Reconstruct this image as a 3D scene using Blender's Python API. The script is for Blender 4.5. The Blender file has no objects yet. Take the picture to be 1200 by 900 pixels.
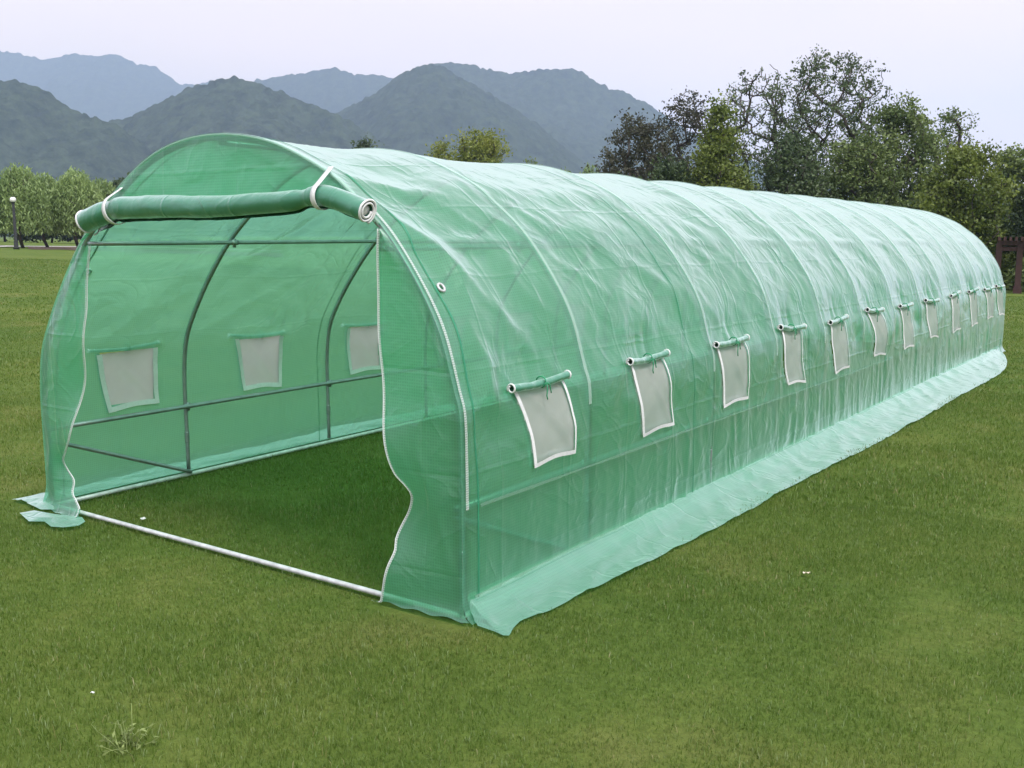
import bpy, math, random
import numpy as np

random.seed(7)
sc = bpy.context.scene
COL = sc.collection
PI = math.pi

# ------------------------------------------------------------------ camera
CAM = np.array([3.8842, -3.0713, 1.5507])
YAW, PITCH, FPX = -0.614083, -0.1472005, 1187.0          # focal length in pixels of a 1200 x 900 photo
FW = np.array([math.sin(YAW)*math.cos(PITCH), math.cos(YAW)*math.cos(PITCH), math.sin(PITCH)])
RT = np.array([math.cos(YAW), -math.sin(YAW), 0.0])
UP = np.cross(RT, FW)
HF = np.array([math.sin(YAW), math.cos(YAW), 0.0])       # level forward

def ray(u, v):
    return FW + RT*(u-600)/FPX - UP*(v-450)/FPX
def on_plane(u, v, axis, val):
    d = ray(u, v); t = (val-CAM[axis])/d[axis]
    return CAM + t*d
def at_depth(u, v, depth):
    d = ray(u, v); return CAM + d*(depth/d.dot(HF))

# ------------------------------------------------------------------ noise
def _h(ix, iy, seed):
    n = (ix.astype(np.int64)*374761393 + iy.astype(np.int64)*668265263 + seed*974711) & 0xffffffff
    n = ((n ^ (n >> 13))*1274126177) & 0xffffffff
    return ((n ^ (n >> 16)) & 0xffff)/65535.0
def vnoise(x, y, seed=0):
    x = np.asarray(x, float); y = np.asarray(y, float)
    ix, iy = np.floor(x), np.floor(y); fx, fy = x-ix, y-iy
    fx = fx**3*(fx*(fx*6-15)+10); fy = fy**3*(fy*(fy*6-15)+10)
    a, b = _h(ix, iy, seed), _h(ix+1, iy, seed)
    c, d = _h(ix, iy+1, seed), _h(ix+1, iy+1, seed)
    return (a*(1-fx)+b*fx)*(1-fy)+(c*(1-fx)+d*fx)*fy
def fbm(x, y, seed=0, oct=4):
    s = 0; a = .5; t = 0
    for k in range(oct):
        s = s + a*vnoise(np.asarray(x)*2**k+17.3*k, np.asarray(y)*2**k-9.1*k, seed+k); t += a; a *= .5
    return s/t
def ridged(x, y, seed=0):
    return 1-np.abs(2*vnoise(x, y, seed)-1)
def sstep(a, b, x):
    t = np.clip((np.asarray(x, float)-a)/(b-a), 0, 1); return t*t*(3-2*t)

# ------------------------------------------------------------------ terrain
def tz(x, y):
    x = np.asarray(x, float); y = np.asarray(y, float)
    def ramp(t, lim):
        t = np.maximum(t, 0); s = np.where(t < 8, t*t/16, t-4)
        return lim*(1-np.exp(-s/lim))
    return -0.040*ramp(y-12.5, 120) + 0.028*ramp(-x-5, 140) - 0.02*ramp(x-12, 60)
def on_ground(u, v):
    d = ray(u, v); t = 5.0
    for _ in range(60):
        p = CAM+t*d; z = float(tz(p[0], p[1]))
        tn = (z-CAM[2])/d[2] if d[2] < -1e-4 else t*1.05
        t = .5*t+.5*min(max(tn, .5), 400)
    p = CAM+t*d; return np.array([p[0], p[1], float(tz(p[0], p[1]))])
def ground_at(u, dist):
    d = ray(u, 274); h = np.array([d[0], d[1]]); h /= np.linalg.norm(h)
    p = CAM[:2]+h*dist
    return np.array([p[0], p[1], float(tz(p[0], p[1]))])

# ------------------------------------------------------------------ object helpers
def link(o, parent=None):
    COL.objects.link(o)
    if parent is not None: o.parent = parent
    return o
def mesh(name, V, F, mat=None, parent=None, smooth=True, uv=None, loc=None):
    me = bpy.data.meshes.new(name)
    V = np.asarray(V, float)
    if loc is not None: V = V-np.asarray(loc)
    me.from_pydata([tuple(v) for v in V], [], [tuple(int(i) for i in f) for f in F])
    if uv is not None:
        L = me.uv_layers.new(name='UVMap')
        vi = np.empty(len(me.loops), np.int32); me.loops.foreach_get('vertex_index', vi)
        L.data.foreach_set('uv', np.asarray(uv, np.float32)[vi].ravel())
    if smooth: me.polygons.foreach_set('use_smooth', [True]*len(me.polygons))
    me.update()
    o = bpy.data.objects.new(name, me)
    if mat: me.materials.append(mat)
    link(o, parent)
    if loc is not None: o.location = loc
    return o
def mesh_np(name, V, F, mat, parent=None, smooth=False, attr=None):
    """fast path: F is an (n, k) array of faces of one size"""
    me = bpy.data.meshes.new(name)
    V = np.ascontiguousarray(V, np.float32); F = np.ascontiguousarray(F, np.int32)
    n, k = F.shape
    me.vertices.add(len(V)); me.vertices.foreach_set('co', V.ravel())
    me.loops.add(n*k); me.loops.foreach_set('vertex_index', F.ravel())
    me.polygons.add(n)
    me.polygons.foreach_set('loop_start', np.arange(0, n*k, k, dtype=np.int32))
    me.polygons.foreach_set('loop_total', np.full(n, k, np.int32))
    if smooth: me.polygons.foreach_set('use_smooth', np.ones(n, bool))
    if attr is not None:
        a = me.attributes.new('tint', 'FLOAT', 'POINT'); a.data.foreach_set('value', np.ascontiguousarray(attr, np.float32))
    me.update(calc_edges=True); me.validate()
    me.materials.append(mat)
    return link(bpy.data.objects.new(name, me), parent)
def empty(name, loc):
    o = bpy.data.objects.new(name, None); o.empty_display_size = .3
    o.location = tuple(float(c) for c in loc); return link(o)
def tag(o, label=None, cat=None, group=None, kind=None):
    if label: o['label'] = label
    if cat: o['category'] = cat
    if group: o['group'] = group
    if kind: o['kind'] = kind
    return o
def grid_faces(nu, nv, closed_u=False, skip=None):
    F = []
    for i in range(nu if closed_u else nu-1):
        for j in range(nv-1):
            if skip is not None and skip[i, j]: continue
            a = i*nv+j; b = ((i+1) % nu)*nv+j
            F.append((a, b, b+1, a+1))
    return F
def tube(P, r, n=8, caps=True):
    P = np.asarray(P, float); m = len(P)
    rr = np.full(m, r) if np.isscalar(r) else np.asarray(r, float)
    T = np.gradient(P, axis=0); T /= np.linalg.norm(T, axis=1)[:, None]+1e-12
    ref = np.array([0, 0, 1.0]) if abs(T[0][2]) < .9 else np.array([1.0, 0, 0])
    N = np.cross(T[0], ref); N /= np.linalg.norm(N)
    V = []; F = []
    for i in range(m):
        N = N-T[i]*N.dot(T[i]); N /= np.linalg.norm(N); B = np.cross(T[i], N)
        for k in range(n):
            a = 2*PI*k/n; V.append(P[i]+rr[i]*(math.cos(a)*N+math.sin(a)*B))
    for i in range(m-1):
        for k in range(n):
            a = i*n+k; b = i*n+(k+1) % n
            F.append((a, b, b+n, a+n))
    if caps:
        F.append(tuple(range(n-1, -1, -1))); F.append(tuple(range((m-1)*n, m*n)))
    return V, F
class MB:
    def __init__(s): s.V = []; s.F = []
    def add(s, V, F):
        o = len(s.V); s.V += [np.asarray(v, float) for v in V]; s.F += [tuple(i+o for i in f) for f in F]; return s
    def tube(s, P, r, n=8): return s.add(*tube(P, r, n))
    def box(s, c, d, ax=None):
        ax = np.eye(3) if ax is None else np.asarray(ax)
        c = np.asarray(c, float); h = np.asarray(d, float)/2
        V = [c+ax[0]*h[0]*i+ax[1]*h[1]*j+ax[2]*h[2]*k for i in (-1, 1) for j in (-1, 1) for k in (-1, 1)]
        return s.add(V, [(0, 1, 3, 2), (4, 6, 7, 5), (0, 4, 5, 1), (2, 3, 7, 6), (0, 2, 6, 4), (1, 5, 7, 3)])
    def sphere(s, c, r, nu=12, nv=8):
        V = []; F = []
        r = np.broadcast_to(np.asarray(r, float), 3)
        for i in range(nv+1):
            th = PI*i/nv
            for j in range(nu):
                ph = 2*PI*j/nu
                V.append(np.asarray(c)+r*np.array([math.sin(th)*math.cos(ph), math.sin(th)*math.sin(ph), math.cos(th)]))
        for i in range(nv):
            for j in range(nu):
                a = i*nu+j; b = i*nu+(j+1) % nu
                F.append((a, a+nu, b+nu, b))
        return s.add(V, F)
    def build(s, name, mat, parent=None, smooth=True, loc=None): return mesh(name, s.V, s.F, mat, parent, smooth, loc=loc)

# ------------------------------------------------------------------ materials
def new_mat(name):
    m = bpy.data.materials.new(name); m.use_nodes = True
    nt = m.node_tree; nt.nodes.clear()
    out = nt.nodes.new('ShaderNodeOutputMaterial')
    return m, nt, out
def N(nt, t, **kw):
    n = nt.nodes.new(t)
    for k, v in kw.items():
        if k.startswith('_'): setattr(n, k[1:], v)
        else: n.inputs[k.replace('0', ' ')].default_value = v
    return n
def L(nt, a, b): nt.links.new(a, b)
def math_node(nt, op, a, b=None, clamp=False):
    n = nt.nodes.new('ShaderNodeMath'); n.operation = op; n.use_clamp = clamp
    for i, x in enumerate((a, b)):
        if x is None: continue
        if isinstance(x, (int, float)): n.inputs[i].default_value = x
        else: L(nt, x, n.inputs[i])
    return n.outputs[0]
def ramp_node(nt, fac, stops):
    r = nt.nodes.new('ShaderNodeValToRGB'); e = r.color_ramp.elements
    while len(e) < len(stops): e.new(.5)
    for k, (p, c) in enumerate(stops): e[k].position = p; e[k].color = (*c, 1)
    L(nt, fac, r.inputs[0]); return r.outputs[0]
def noise_node(nt, vec, scale, detail=3, rough=.55):
    n = nt.nodes.new('ShaderNodeTexNoise'); n.inputs['Scale'].default_value = scale
    n.inputs['Detail'].default_value = detail; n.inputs['Roughness'].default_value = rough
    if vec is not None: L(nt, vec, n.inputs['Vector'])
    return n.outputs['Fac']
def mixc(nt, fac, a, b, mode='MIX'):
    n = nt.nodes.new('ShaderNodeMix'); n.data_type = 'RGBA'; n.blend_type = mode
    for s, x in ((0, fac), (6, a), (7, b)):
        if isinstance(x, (int, float)): n.inputs[s].default_value = x
        elif isinstance(x, tuple): n.inputs[s].default_value = (*x, 1)
        else: L(nt, x, n.inputs[s])
    return n.outputs[2]
def mixs(nt, fac, a, b):
    n = nt.nodes.new('ShaderNodeMixShader')
    if isinstance(fac, (int, float)): n.inputs[0].default_value = fac
    else: L(nt, fac, n.inputs[0])
    L(nt, a, n.inputs[1]); L(nt, b, n.inputs[2]); return n.outputs[0]
def plain(name, col, rough=.5, metal=0.0, var=.12, scale=8.0, bump=0.0, bscale=40):
    m, nt, out = new_mat(name)
    tc = nt.nodes.new('ShaderNodeTexCoord')
    f = noise_node(nt, tc.outputs['Object'], scale, 4)
    lo = tuple(c*(1-var) for c in col); hi = tuple(min(1, c*(1+var)) for c in col)
    p = nt.nodes.new('ShaderNodeBsdfPrincipled')
    L(nt, ramp_node(nt, f, [(.3, lo), (.7, hi)]), p.inputs['Base Color'])
    p.inputs['Roughness'].default_value = rough; p.inputs['Metallic'].default_value = metal
    if bump:
        b = nt.nodes.new('ShaderNodeBump'); b.inputs['Strength'].default_value = bump; b.inputs['Distance'].default_value = .01
        L(nt, noise_node(nt, tc.outputs['Object'], bscale, 4), b.inputs['Height']); L(nt, b.outputs[0], p.inputs['Normal'])
    L(nt, p.outputs[0], out.inputs[0]); return m

def film_mat(name, transp=.46, tint=(.46, .85, .63), trans=(.34, .86, .57), dif=(.17, .56, .37), gloss=1.9, weave=True, rough=.42, tl=.68):
    m, nt, out = new_mat(name)
    uvn = nt.nodes.new('ShaderNodeUVMap'); tc = nt.nodes.new('ShaderNodeTexCoord')
    sep = nt.nodes.new('ShaderNodeSeparateXYZ'); L(nt, uvn.outputs[0], sep.inputs[0])
    # wrinkles: two layers of soft creases and a fine crinkle
    n1 = noise_node(nt, tc.outputs['Object'], 5.0, 5, .6)
    n2 = noise_node(nt, tc.outputs['Object'], 22.0, 4, .6)
    hgt = math_node(nt, 'ADD', math_node(nt, 'MULTIPLY', n1, 1.0), math_node(nt, 'MULTIPLY', n2, .22))
    b = nt.nodes.new('ShaderNodeBump'); b.inputs['Strength'].default_value = .45; b.inputs['Distance'].default_value = .013
    n3 = nt.nodes.new('ShaderNodeTexNoise'); n3.inputs['Scale'].default_value = 3.6; n3.inputs['Detail'].default_value = 2.5; n3.inputs['Distortion'].default_value = .9
    L(nt, tc.outputs['Object'], n3.inputs['Vector'])
    cr = math_node(nt, 'ABSOLUTE', math_node(nt, 'SUBTRACT', math_node(nt, 'MULTIPLY', n3.outputs['Fac'], 2.0), 1.0))
    cr = math_node(nt, 'POWER', math_node(nt, 'SUBTRACT', 1.0, math_node(nt, 'MINIMUM', math_node(nt, 'MULTIPLY', cr, 2.2), 1.0)), 2.0)
    hgt = math_node(nt, 'ADD', hgt, math_node(nt, 'MULTIPLY', cr, .55))
    for ax_, step_ in ((0, .53), (1, .41)):               # creases left from packing
        fr = math_node(nt, 'FRACT', math_node(nt, 'ADD', math_node(nt, 'DIVIDE', sep.outputs[ax_], step_), math_node(nt, 'MULTIPLY', n1, .06)))
        ln = math_node(nt, 'MULTIPLY', math_node(nt, 'ABSOLUTE', math_node(nt, 'SUBTRACT', fr, .5)), step_/.014)
        ln = math_node(nt, 'SUBTRACT', 1.0, math_node(nt, 'MINIMUM', ln, 1.0))
        hgt = math_node(nt, 'ADD', hgt, math_node(nt, 'MULTIPLY', math_node(nt, 'MULTIPLY', ln, n3.outputs['Fac']), .55))
    L(nt, hgt, b.inputs['Height'])
    tfac = transp
    if weave:
        su = math_node(nt, 'SINE', math_node(nt, 'MULTIPLY', sep.outputs[0], 2*PI/.0125))
        sv = math_node(nt, 'SINE', math_node(nt, 'MULTIPLY', sep.outputs[1], 2*PI/.0125))
        mx = math_node(nt, 'MAXIMUM', su, sv)
        tfac = math_node(nt, 'SUBTRACT', transp+.04, math_node(nt, 'MULTIPLY', mx, .07))
    T = N(nt, 'ShaderNodeBsdfTransparent'); T.inputs[0].default_value = (*tint, 1)
    TL = N(nt, 'ShaderNodeBsdfTranslucent'); TL.inputs[0].default_value = (*trans, 1)
    D = N(nt, 'ShaderNodeBsdfDiffuse'); D.inputs[0].default_value = (*dif, 1)
    G = N(nt, 'ShaderNodeBsdfGlossy'); G.inputs['Roughness'].default_value = rough; G.inputs[0].default_value = (.82, .94, .90, 1)
    for s in (TL, D, G): L(nt, b.outputs[0], s.inputs['Normal'])
    lw = nt.nodes.new('ShaderNodeLayerWeight'); L(nt, b.outputs[0], lw.inputs['Normal'])
    base = mixs(nt, tfac, mixs(nt, tl, D.outputs[0], TL.outputs[0]), T.outputs[0])
    fac = math_node(nt, 'MULTIPLY', math_node(nt, 'POWER', lw.outputs['Facing'], 4.5), .93)
    fac = math_node(nt, 'MULTIPLY', math_node(nt, 'ADD', fac, .045), gloss)
    fac = math_node(nt, 'MINIMUM', fac, .8)
    L(nt, mixs(nt, fac, base, G.outputs[0]), out.inputs[0])
    return m

M = {}
M['film'] = film_mat('green_film')
M['skirt'] = film_mat('green_skirt_film', transp=.40, tint=(.52, .86, .68), dif=(.25, .56, .43), trans=(.3, .7, .55), gloss=1.9, tl=.3)
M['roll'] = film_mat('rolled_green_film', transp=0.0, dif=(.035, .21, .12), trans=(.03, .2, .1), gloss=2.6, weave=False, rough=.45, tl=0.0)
M['seam'] = plain('green_stitching', (.03, .24, .13), .5)
M['hatch'] = None
M['white'] = plain('white_webbing', (.80, .79, .80), .6, var=.06, scale=60, bump=.2, bscale=300)
M['steel'] = plain('galvanised_tube', (.36, .38, .40), .38, .75, var=.15, scale=14)
M['rail'] = plain('pale_galvanised_rail', (.70, .70, .70), .45, .25, var=.15, scale=20)
M['rail'] = plain('pale_galvanised_rail', (.62, .62, .63), .45, .25, var=.2, scale=20)
M['dark'] = plain('black_iron', (.014, .016, .016), .8)
M['bark'] = plain('bark', (.055, .045, .036), .9, var=.35, scale=3, bump=.6, bscale=12)
M['pergola'] = plain('dark_red_timber', (.055, .022, .020), .65, var=.3, scale=6)
M['lamp_glass'] = plain('white_globe', (.85, .83, .82), .25, var=.03)
M['cord'] = plain('green_cord', (.04, .33, .16), .7)

def hatch_mat():
    m, nt, out = new_mat('hatched_white_strip')
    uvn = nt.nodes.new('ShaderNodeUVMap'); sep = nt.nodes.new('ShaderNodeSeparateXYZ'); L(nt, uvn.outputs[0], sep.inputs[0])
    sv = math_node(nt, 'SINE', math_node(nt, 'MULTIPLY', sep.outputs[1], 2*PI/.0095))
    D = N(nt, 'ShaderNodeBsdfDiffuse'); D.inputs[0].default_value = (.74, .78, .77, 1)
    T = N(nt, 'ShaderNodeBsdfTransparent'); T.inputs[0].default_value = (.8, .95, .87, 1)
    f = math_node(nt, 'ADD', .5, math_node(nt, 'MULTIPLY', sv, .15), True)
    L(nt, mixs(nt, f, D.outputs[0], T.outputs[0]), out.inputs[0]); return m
M['hatch'] = hatch_mat()
def showthrough_trim_mat(tr):  # pale colour painted for tubes showing through the film; also on trim
    m, nt, out = new_mat('pale_showthrough_and_trim')
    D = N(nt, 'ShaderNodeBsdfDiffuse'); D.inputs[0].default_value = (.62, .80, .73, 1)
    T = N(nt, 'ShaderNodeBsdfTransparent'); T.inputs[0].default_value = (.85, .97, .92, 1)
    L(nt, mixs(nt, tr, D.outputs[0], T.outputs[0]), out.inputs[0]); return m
M['showthrough_trim'] = showthrough_trim_mat(.62); M['showthrough'] = showthrough_trim_mat(.84)
def screen_mat():
    m, nt, out = new_mat('grey_insect_mesh')
    tc = nt.nodes.new('ShaderNodeTexCoord')
    f = noise_node(nt, tc.outputs['Object'], 9, 3)
    D = N(nt, 'ShaderNodeBsdfDiffuse'); L(nt, ramp_node(nt, f, [(.3, (.50, .49, .48)), (.7, (.58, .57, .56))]), D.inputs[0])
    TL = N(nt, 'ShaderNodeBsdfTranslucent'); TL.inputs[0].default_value = (.85, .84, .82, 1)
    T = N(nt, 'ShaderNodeBsdfTransparent'); T.inputs[0].default_value = (.95, .95, .95, 1)
    L(nt, mixs(nt, .12, mixs(nt, .45, D.outputs[0], TL.outputs[0]), T.outputs[0]), out.inputs[0]); return m
M['screen'] = screen_mat()

def grass_color(nt, vec):
    big = noise_node(nt, vec, .22, 4, .6); mid = noise_node(nt, vec, 1.1, 4, .6); fine = noise_node(nt, vec, 9.0, 3, .6)
    c = ramp_node(nt, mid, [(.30, (.064, .116, .021)), (.5, (.113, .168, .034)), (.60, (.188, .210, .056)), (.74, (.265, .228, .092))])
    c2 = ramp_node(nt, big, [(.3, (.078, .138, .020)), (.7, (.200, .225, .043))])
    c3 = ramp_node(nt, fine, [(.3, (.062, .125, .022)), (.75, (.15, .22, .052))])
    return mixc(nt, .35, mixc(nt, .5, c, c2), c3)
def ground_mat():
    m, nt, out = new_mat('lawn_soil_and_grass')
    g = nt.nodes.new('ShaderNodeNewGeometry')
    c = grass_color(nt, g.outputs['Position'])
    D = nt.nodes.new('ShaderNodeBsdfPrincipled'); D.inputs['Roughness'].default_value = .9; D.inputs['Specular IOR Level'].default_value = .1
    n = noise_node(nt, g.outputs['Position'], 30, 5, .7)
    c = mixc(nt, 1.0, c, ramp_node(nt, n, [(.25, (.62, .62, .6)), (.7, (1.0, 1.0, 1.0))]), 'MULTIPLY')
    L(nt, c, D.inputs['Base Color'])
    b = nt.nodes.new('ShaderNodeBump'); b.inputs['Strength'].default_value = .8; b.inputs['Distance'].default_value = .03
    L(nt, n, b.inputs['Height']); L(nt, b.outputs[0], D.inputs['Normal'])
    L(nt, D.outputs[0], out.inputs[0]); return m
def blade_mat():
    m, nt, out = new_mat('grass_blades')
    g = nt.nodes.new('ShaderNodeNewGeometry')
    c = grass_color(nt, g.outputs['Position'])
    a = nt.nodes.new('ShaderNodeAttribute'); a.attribute_name = 'tint'
    c = mixc(nt, a.outputs['Fac'], c, ramp_node(nt, a.outputs['Fac'], [(0, (.105, .195, .032)), (.8, (.17, .25, .056)), (1, (.27, .25, .10))]))
    D = N(nt, 'ShaderNodeBsdfDiffuse'); L(nt, c, D.inputs[0])
    TL = N(nt, 'ShaderNodeBsdfTranslucent'); L(nt, mixc(nt, .5, c, (.20, .38, .04)), TL.inputs[0])
    G = N(nt, 'ShaderNodeBsdfGlossy'); G.inputs['Roughness'].default_value = .45
    L(nt, mixs(nt, .03, mixs(nt, .35, D.outputs[0], TL.outputs[0]), G.outputs[0]), out.inputs[0]); return m
M['ground'] = ground_mat(); M['blade'] = blade_mat()
def leaf_mat(name, dark, light, transl=.35):
    m, nt, out = new_mat(name)
    a = nt.nodes.new('ShaderNodeAttribute'); a.attribute_name = 'tint'
    c = ramp_node(nt, a.outputs['Fac'], [(0, dark), (1, light)])
    D = N(nt, 'ShaderNodeBsdfDiffuse'); L(nt, c, D.inputs[0])
    TL = N(nt, 'ShaderNodeBsdfTranslucent'); L(nt, c, TL.inputs[0])
    G = N(nt, 'ShaderNodeBsdfGlossy'); G.inputs['Roughness'].default_value = .5
    L(nt, mixs(nt, .03, mixs(nt, transl, D.outputs[0], TL.outputs[0]), G.outputs[0]), out.inputs[0]); return m
M['leaf_dark'] = leaf_mat('dark_leaves', (.040, .070, .030), (.13, .18, .07))
M['leaf_brown'] = leaf_mat('brownish_leaves', (.038, .042, .028), (.10, .10, .058))
M['leaf_green'] = leaf_mat('green_leaves', (.08, .12, .022), (.24, .29, .055))
M['leaf_mid'] = leaf_mat('mid_green_leaves', (.07, .115, .032), (.21, .27, .085))
M['leaf_willow'] = leaf_mat('willow_leaves', (.14, .22, .065), (.36, .47, .18))
M['leaf_yellow'] = leaf_mat('yellow_green_leaves', (.12, .17, .025), (.32, .34, .07))
def hill_mat():
    m, nt, out = new_mat('forested_hillside')
    g = nt.nodes.new('ShaderNodeNewGeometry')
    n = noise_node(nt, g.outputs['Position'], .02, 5, .65); f = noise_node(nt, g.outputs['Position'], .05, 6, .8)
    c = ramp_node(nt, n, [(.3, (.008, .018, .012)), (.55, (.018, .032, .020)), (.75, (.045, .060, .034))])
    c = mixc(nt, .65, c, ramp_node(nt, f, [(.38, (.002, .005, .004)), (.62, (.060, .080, .046))]))
    p = nt.nodes.new('ShaderNodeBsdfDiffuse'); L(nt, c, p.inputs[0])
    L(nt, p.outputs[0], out.inputs[0]); return m
M['hill'] = hill_mat()
M['path'] = plain('pale_concrete_path', (.46, .44, .42), .9, var=.12, scale=2)
M['bed'] = plain('bare_soil_bed', (.11, .072, .05), .95, var=.4, scale=1.2, bump=.6, bscale=6)

# ------------------------------------------------------------------ world, sun
W = bpy.data.worlds.new('World'); sc.world = W; W.use_nodes = True
nt = W.node_tree; nt.nodes.clear()
SUN_EL, SUN_AZ = math.radians(58), math.radians(115)     # azimuth clockwise from +Y
sky = nt.nodes.new('ShaderNodeTexSky'); sky.sky_type = 'NISHITA'; sky.sun_disc = False
sky.sun_elevation = SUN_EL; sky.sun_rotation = SUN_AZ; sky.dust_density = 5.0; sky.air_density = 1.0
tcw = nt.nodes.new('ShaderNodeTexCoord')
cl = nt.nodes.new('ShaderNodeTexNoise'); cl.inputs['Scale'].default_value = 2.2; cl.inputs['Detail'].default_value = 4; cl.inputs['Roughness'].default_value = .5
mp = nt.nodes.new('ShaderNodeMapping'); mp.inputs['Scale'].default_value = (1, 1, 3.5); L(nt, tcw.outputs['Generated'], mp.inputs[0]); L(nt, mp.outputs[0], cl.inputs['Vector'])
veil = ramp_node(nt, cl.outputs['Fac'], [(.35, (8.3, 6.65, 5.8)), (.68, (9.2, 7.1, 6.1))])
sz_ = nt.nodes.new('ShaderNodeSeparateXYZ'); L(nt, tcw.outputs['Generated'], sz_.inputs[0])
high = ramp_node(nt, sz_.outputs[2], [(.12, (0, 0, 0)), (.5, (1, 1, 1))])
veil = mixc(nt, high, veil, (6.9, 6.75, 7.1))           # warmer low down, cooler overhead
mixn = mixc(nt, .90, sky.outputs[0], veil)    # the even veil of an overcast sky
bg = nt.nodes.new('ShaderNodeBackground'); bg.inputs[1].default_value = .1
L(nt, mixn, bg.inputs[0]); ow = nt.nodes.new('ShaderNodeOutputWorld'); L(nt, bg.outputs[0], ow.inputs[0])
sun = bpy.data.lights.new('sun', 'SUN'); sun.energy = 2.0; sun.angle = math.radians(20); sun.color = (1, .985, .96)
so = link(bpy.data.objects.new('sun', sun))
from mathutils import Vector
sd = Vector((math.sin(SUN_AZ)*math.cos(SUN_EL), math.cos(SUN_AZ)*math.cos(SUN_EL), math.sin(SUN_EL)))
so.rotation_euler = sd.to_track_quat('Z', 'Y').to_euler(); so.location = (20, -20, 40)

cam = bpy.data.cameras.new('camera'); co = link(bpy.data.objects.new('camera', cam))
cam.sensor_width = 36; cam.lens = 36*FPX/1200; cam.clip_end = 20000; cam.clip_start = .05
co.location = tuple(CAM); co.rotation_euler = (PI/2+PITCH, 0, -YAW); sc.camera = co
sc.view_settings.view_transform = 'Standard'; sc.view_settings.look = 'None'
sc.view_settings.exposure = .92; sc.view_settings.gamma = 1
cy = sc.cycles
cy.max_bounces = 10; cy.transparent_max_bounces = 24; cy.diffuse_bounces = 4; cy.glossy_bounces = 4; cy.transmission_bounces = 6; cy.volume_bounces = 4
cy.use_denoising = True; cy.caustics_reflective = False; cy.sample_clamp_indirect = 6

# ------------------------------------------------------------------ setting: ground, path, bed, hills, haze
def radial_ground():
    rs = np.concatenate([[0], np.geomspace(.8, 60, 60), np.geomspace(64, 3200, 42)])
    na = 160; V = []; 
    for r in rs:
        a = np.arange(na)*2*PI/na
        x = CAM[0]+r*np.cos(a); y = CAM[1]+r*np.sin(a)
        V.append(np.c_[x, y, tz(x, y)])
    V = np.concatenate(V); F = []
    for i in range(len(rs)-1):
        for k in range(na):
            a = i*na+k; b = i*na+(k+1) % na
            F.append((a, a+na, b+na, b))
    V = V[na-1:]                                         # one centre vertex
    F2 = []
    for f in F:
        g = [max(0, i-(na-1)) for i in f]
        h = []
        for i in g:
            if i not in h: h.append(i)
        F2.append(h)
    return tag(mesh('ground', V, F2, M['ground']), kind='structure')
radial_ground()

def ground_strip(name, near, far, mat, lift):
    """a strip between two pixel-measured edges on the terrain"""
    V = []; F = []
    for a, b in zip(near, far):
        for t in (0, .25, .5, .75, 1):
            p = a*(1-t)+b*t; V.append((p[0], p[1], float(tz(p[0], p[1]))+lift))
    return tag(mesh(name, V, grid_faces(len(near), 5), mat), kind='structure')
def ctr(u, d): return ground_at(u, d)
pu = np.linspace(-60, 330, 30)
def pd(u): return 78+np.clip((u+10)/115, -1, 1.4)*20+6*np.clip(-(u-8)/30, 0, 2)**1.0*-1
ground_strip('path', [ctr(u, pd(u)) for u in pu], [ctr(u, pd(u)+4.5+4*math.exp(-((u+5)/22)**2)) for u in pu], M['path'], .03)
ground_strip('soil_bed', [ctr(u, 73+2*math.sin(u*.11)) for u in np.linspace(32, 330, 24)], [ctr(u, min(pd(u)-1, 92)) for u in np.linspace(32, 330, 24)], M['bed'], .02)

def hill(name, sky_pts, depth, width_front, width_back, crown, seed, spread=1.6, step=5.0, base=-12):
    u = np.array([p[0] for p in sky_pts], float); v = np.array([p[1] for p in sky_pts], float)
    Pw = np.array([at_depth(a, b, depth) for a, b in sky_pts])
    lat = (Pw-CAM)@RT; H = Pw[:, 2]
    l0, l1 = lat[0], lat[-1]
    nl = int((l1-l0)/step)+1
    ls = np.linspace(l0, l1, nl); Hs = np.interp(ls, lat, H)
    k = np.hanning(max(5, int(18/step*2)+1)); k /= k.sum()
    Hs = np.convolve(np.pad(Hs, len(k)//2, mode='edge'), k, 'valid')[:nl]
    ts = np.concatenate([np.linspace(-1, 0, int(width_front/step/1.2)), np.linspace(0, 1, int(width_back/step/3))[1:]])
    LL, TT = np.meshgrid(ls, ts, indexing='ij')
    HH = np.repeat(Hs[:, None], len(ts), 1)
    dd = np.where(TT < 0, TT*width_front, TT*width_back)
    a = np.abs(TT)
    shape = np.where(TT < 0, (1-a)**1.25, (1-a*a))
    spur = (fbm(LL/220.+3, dd/420., seed, 4)-.5)
    Z = base+(HH-base)*np.clip(shape*(1+.0*a), 0, 1)+spur*1.1*(HH-base)*a*(1-a)*(2.6 if depth < 2000 else 1.5)
    # forest canopy: rounded crowns on a jittered grid
    X = LL; Y = dd
    cz = np.zeros_like(Z); g = crown
    gx, gy = np.floor(X/g), np.floor(Y/g)
    for i in (-1, 0, 1):
        for j in (-1, 0, 1):
            cx = (gx+i+.15+.7*_h(gx+i, gy+j, seed+5))*g; cyy = (gy+j+.15+.7*_h(gx+i, gy+j, seed+6))*g
            r = g*(.5+.45*_h(gx+i, gy+j, seed+7)); hh = g*(.4+.6*_h(gx+i, gy+j, seed+8)**2)
            q = ((X-cx)**2+(Y-cyy)**2)/r**2
            cz = np.maximum(cz, hh*np.sqrt(np.clip(1-q, 0, 1)))
    Z = Z+cz-g*.35
    Wd = CAM[None, None, :]*np.array([1, 1, 0])+LL[..., None]*RT+(depth+dd)[..., None]*HF
    Wd[..., 2] = Z
    n, m2 = LL.shape
    idx = np.arange(n*m2).reshape(n, m2)
    F = np.stack([idx[:-1, :-1], idx[1:, :-1], idx[1:, 1:], idx[:-1, 1:]], -1).reshape(-1, 4)
    o = mesh_np(name, Wd.reshape(-1, 3), F, M['hill'], smooth=True)
    return tag(o, kind='structure')
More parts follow.
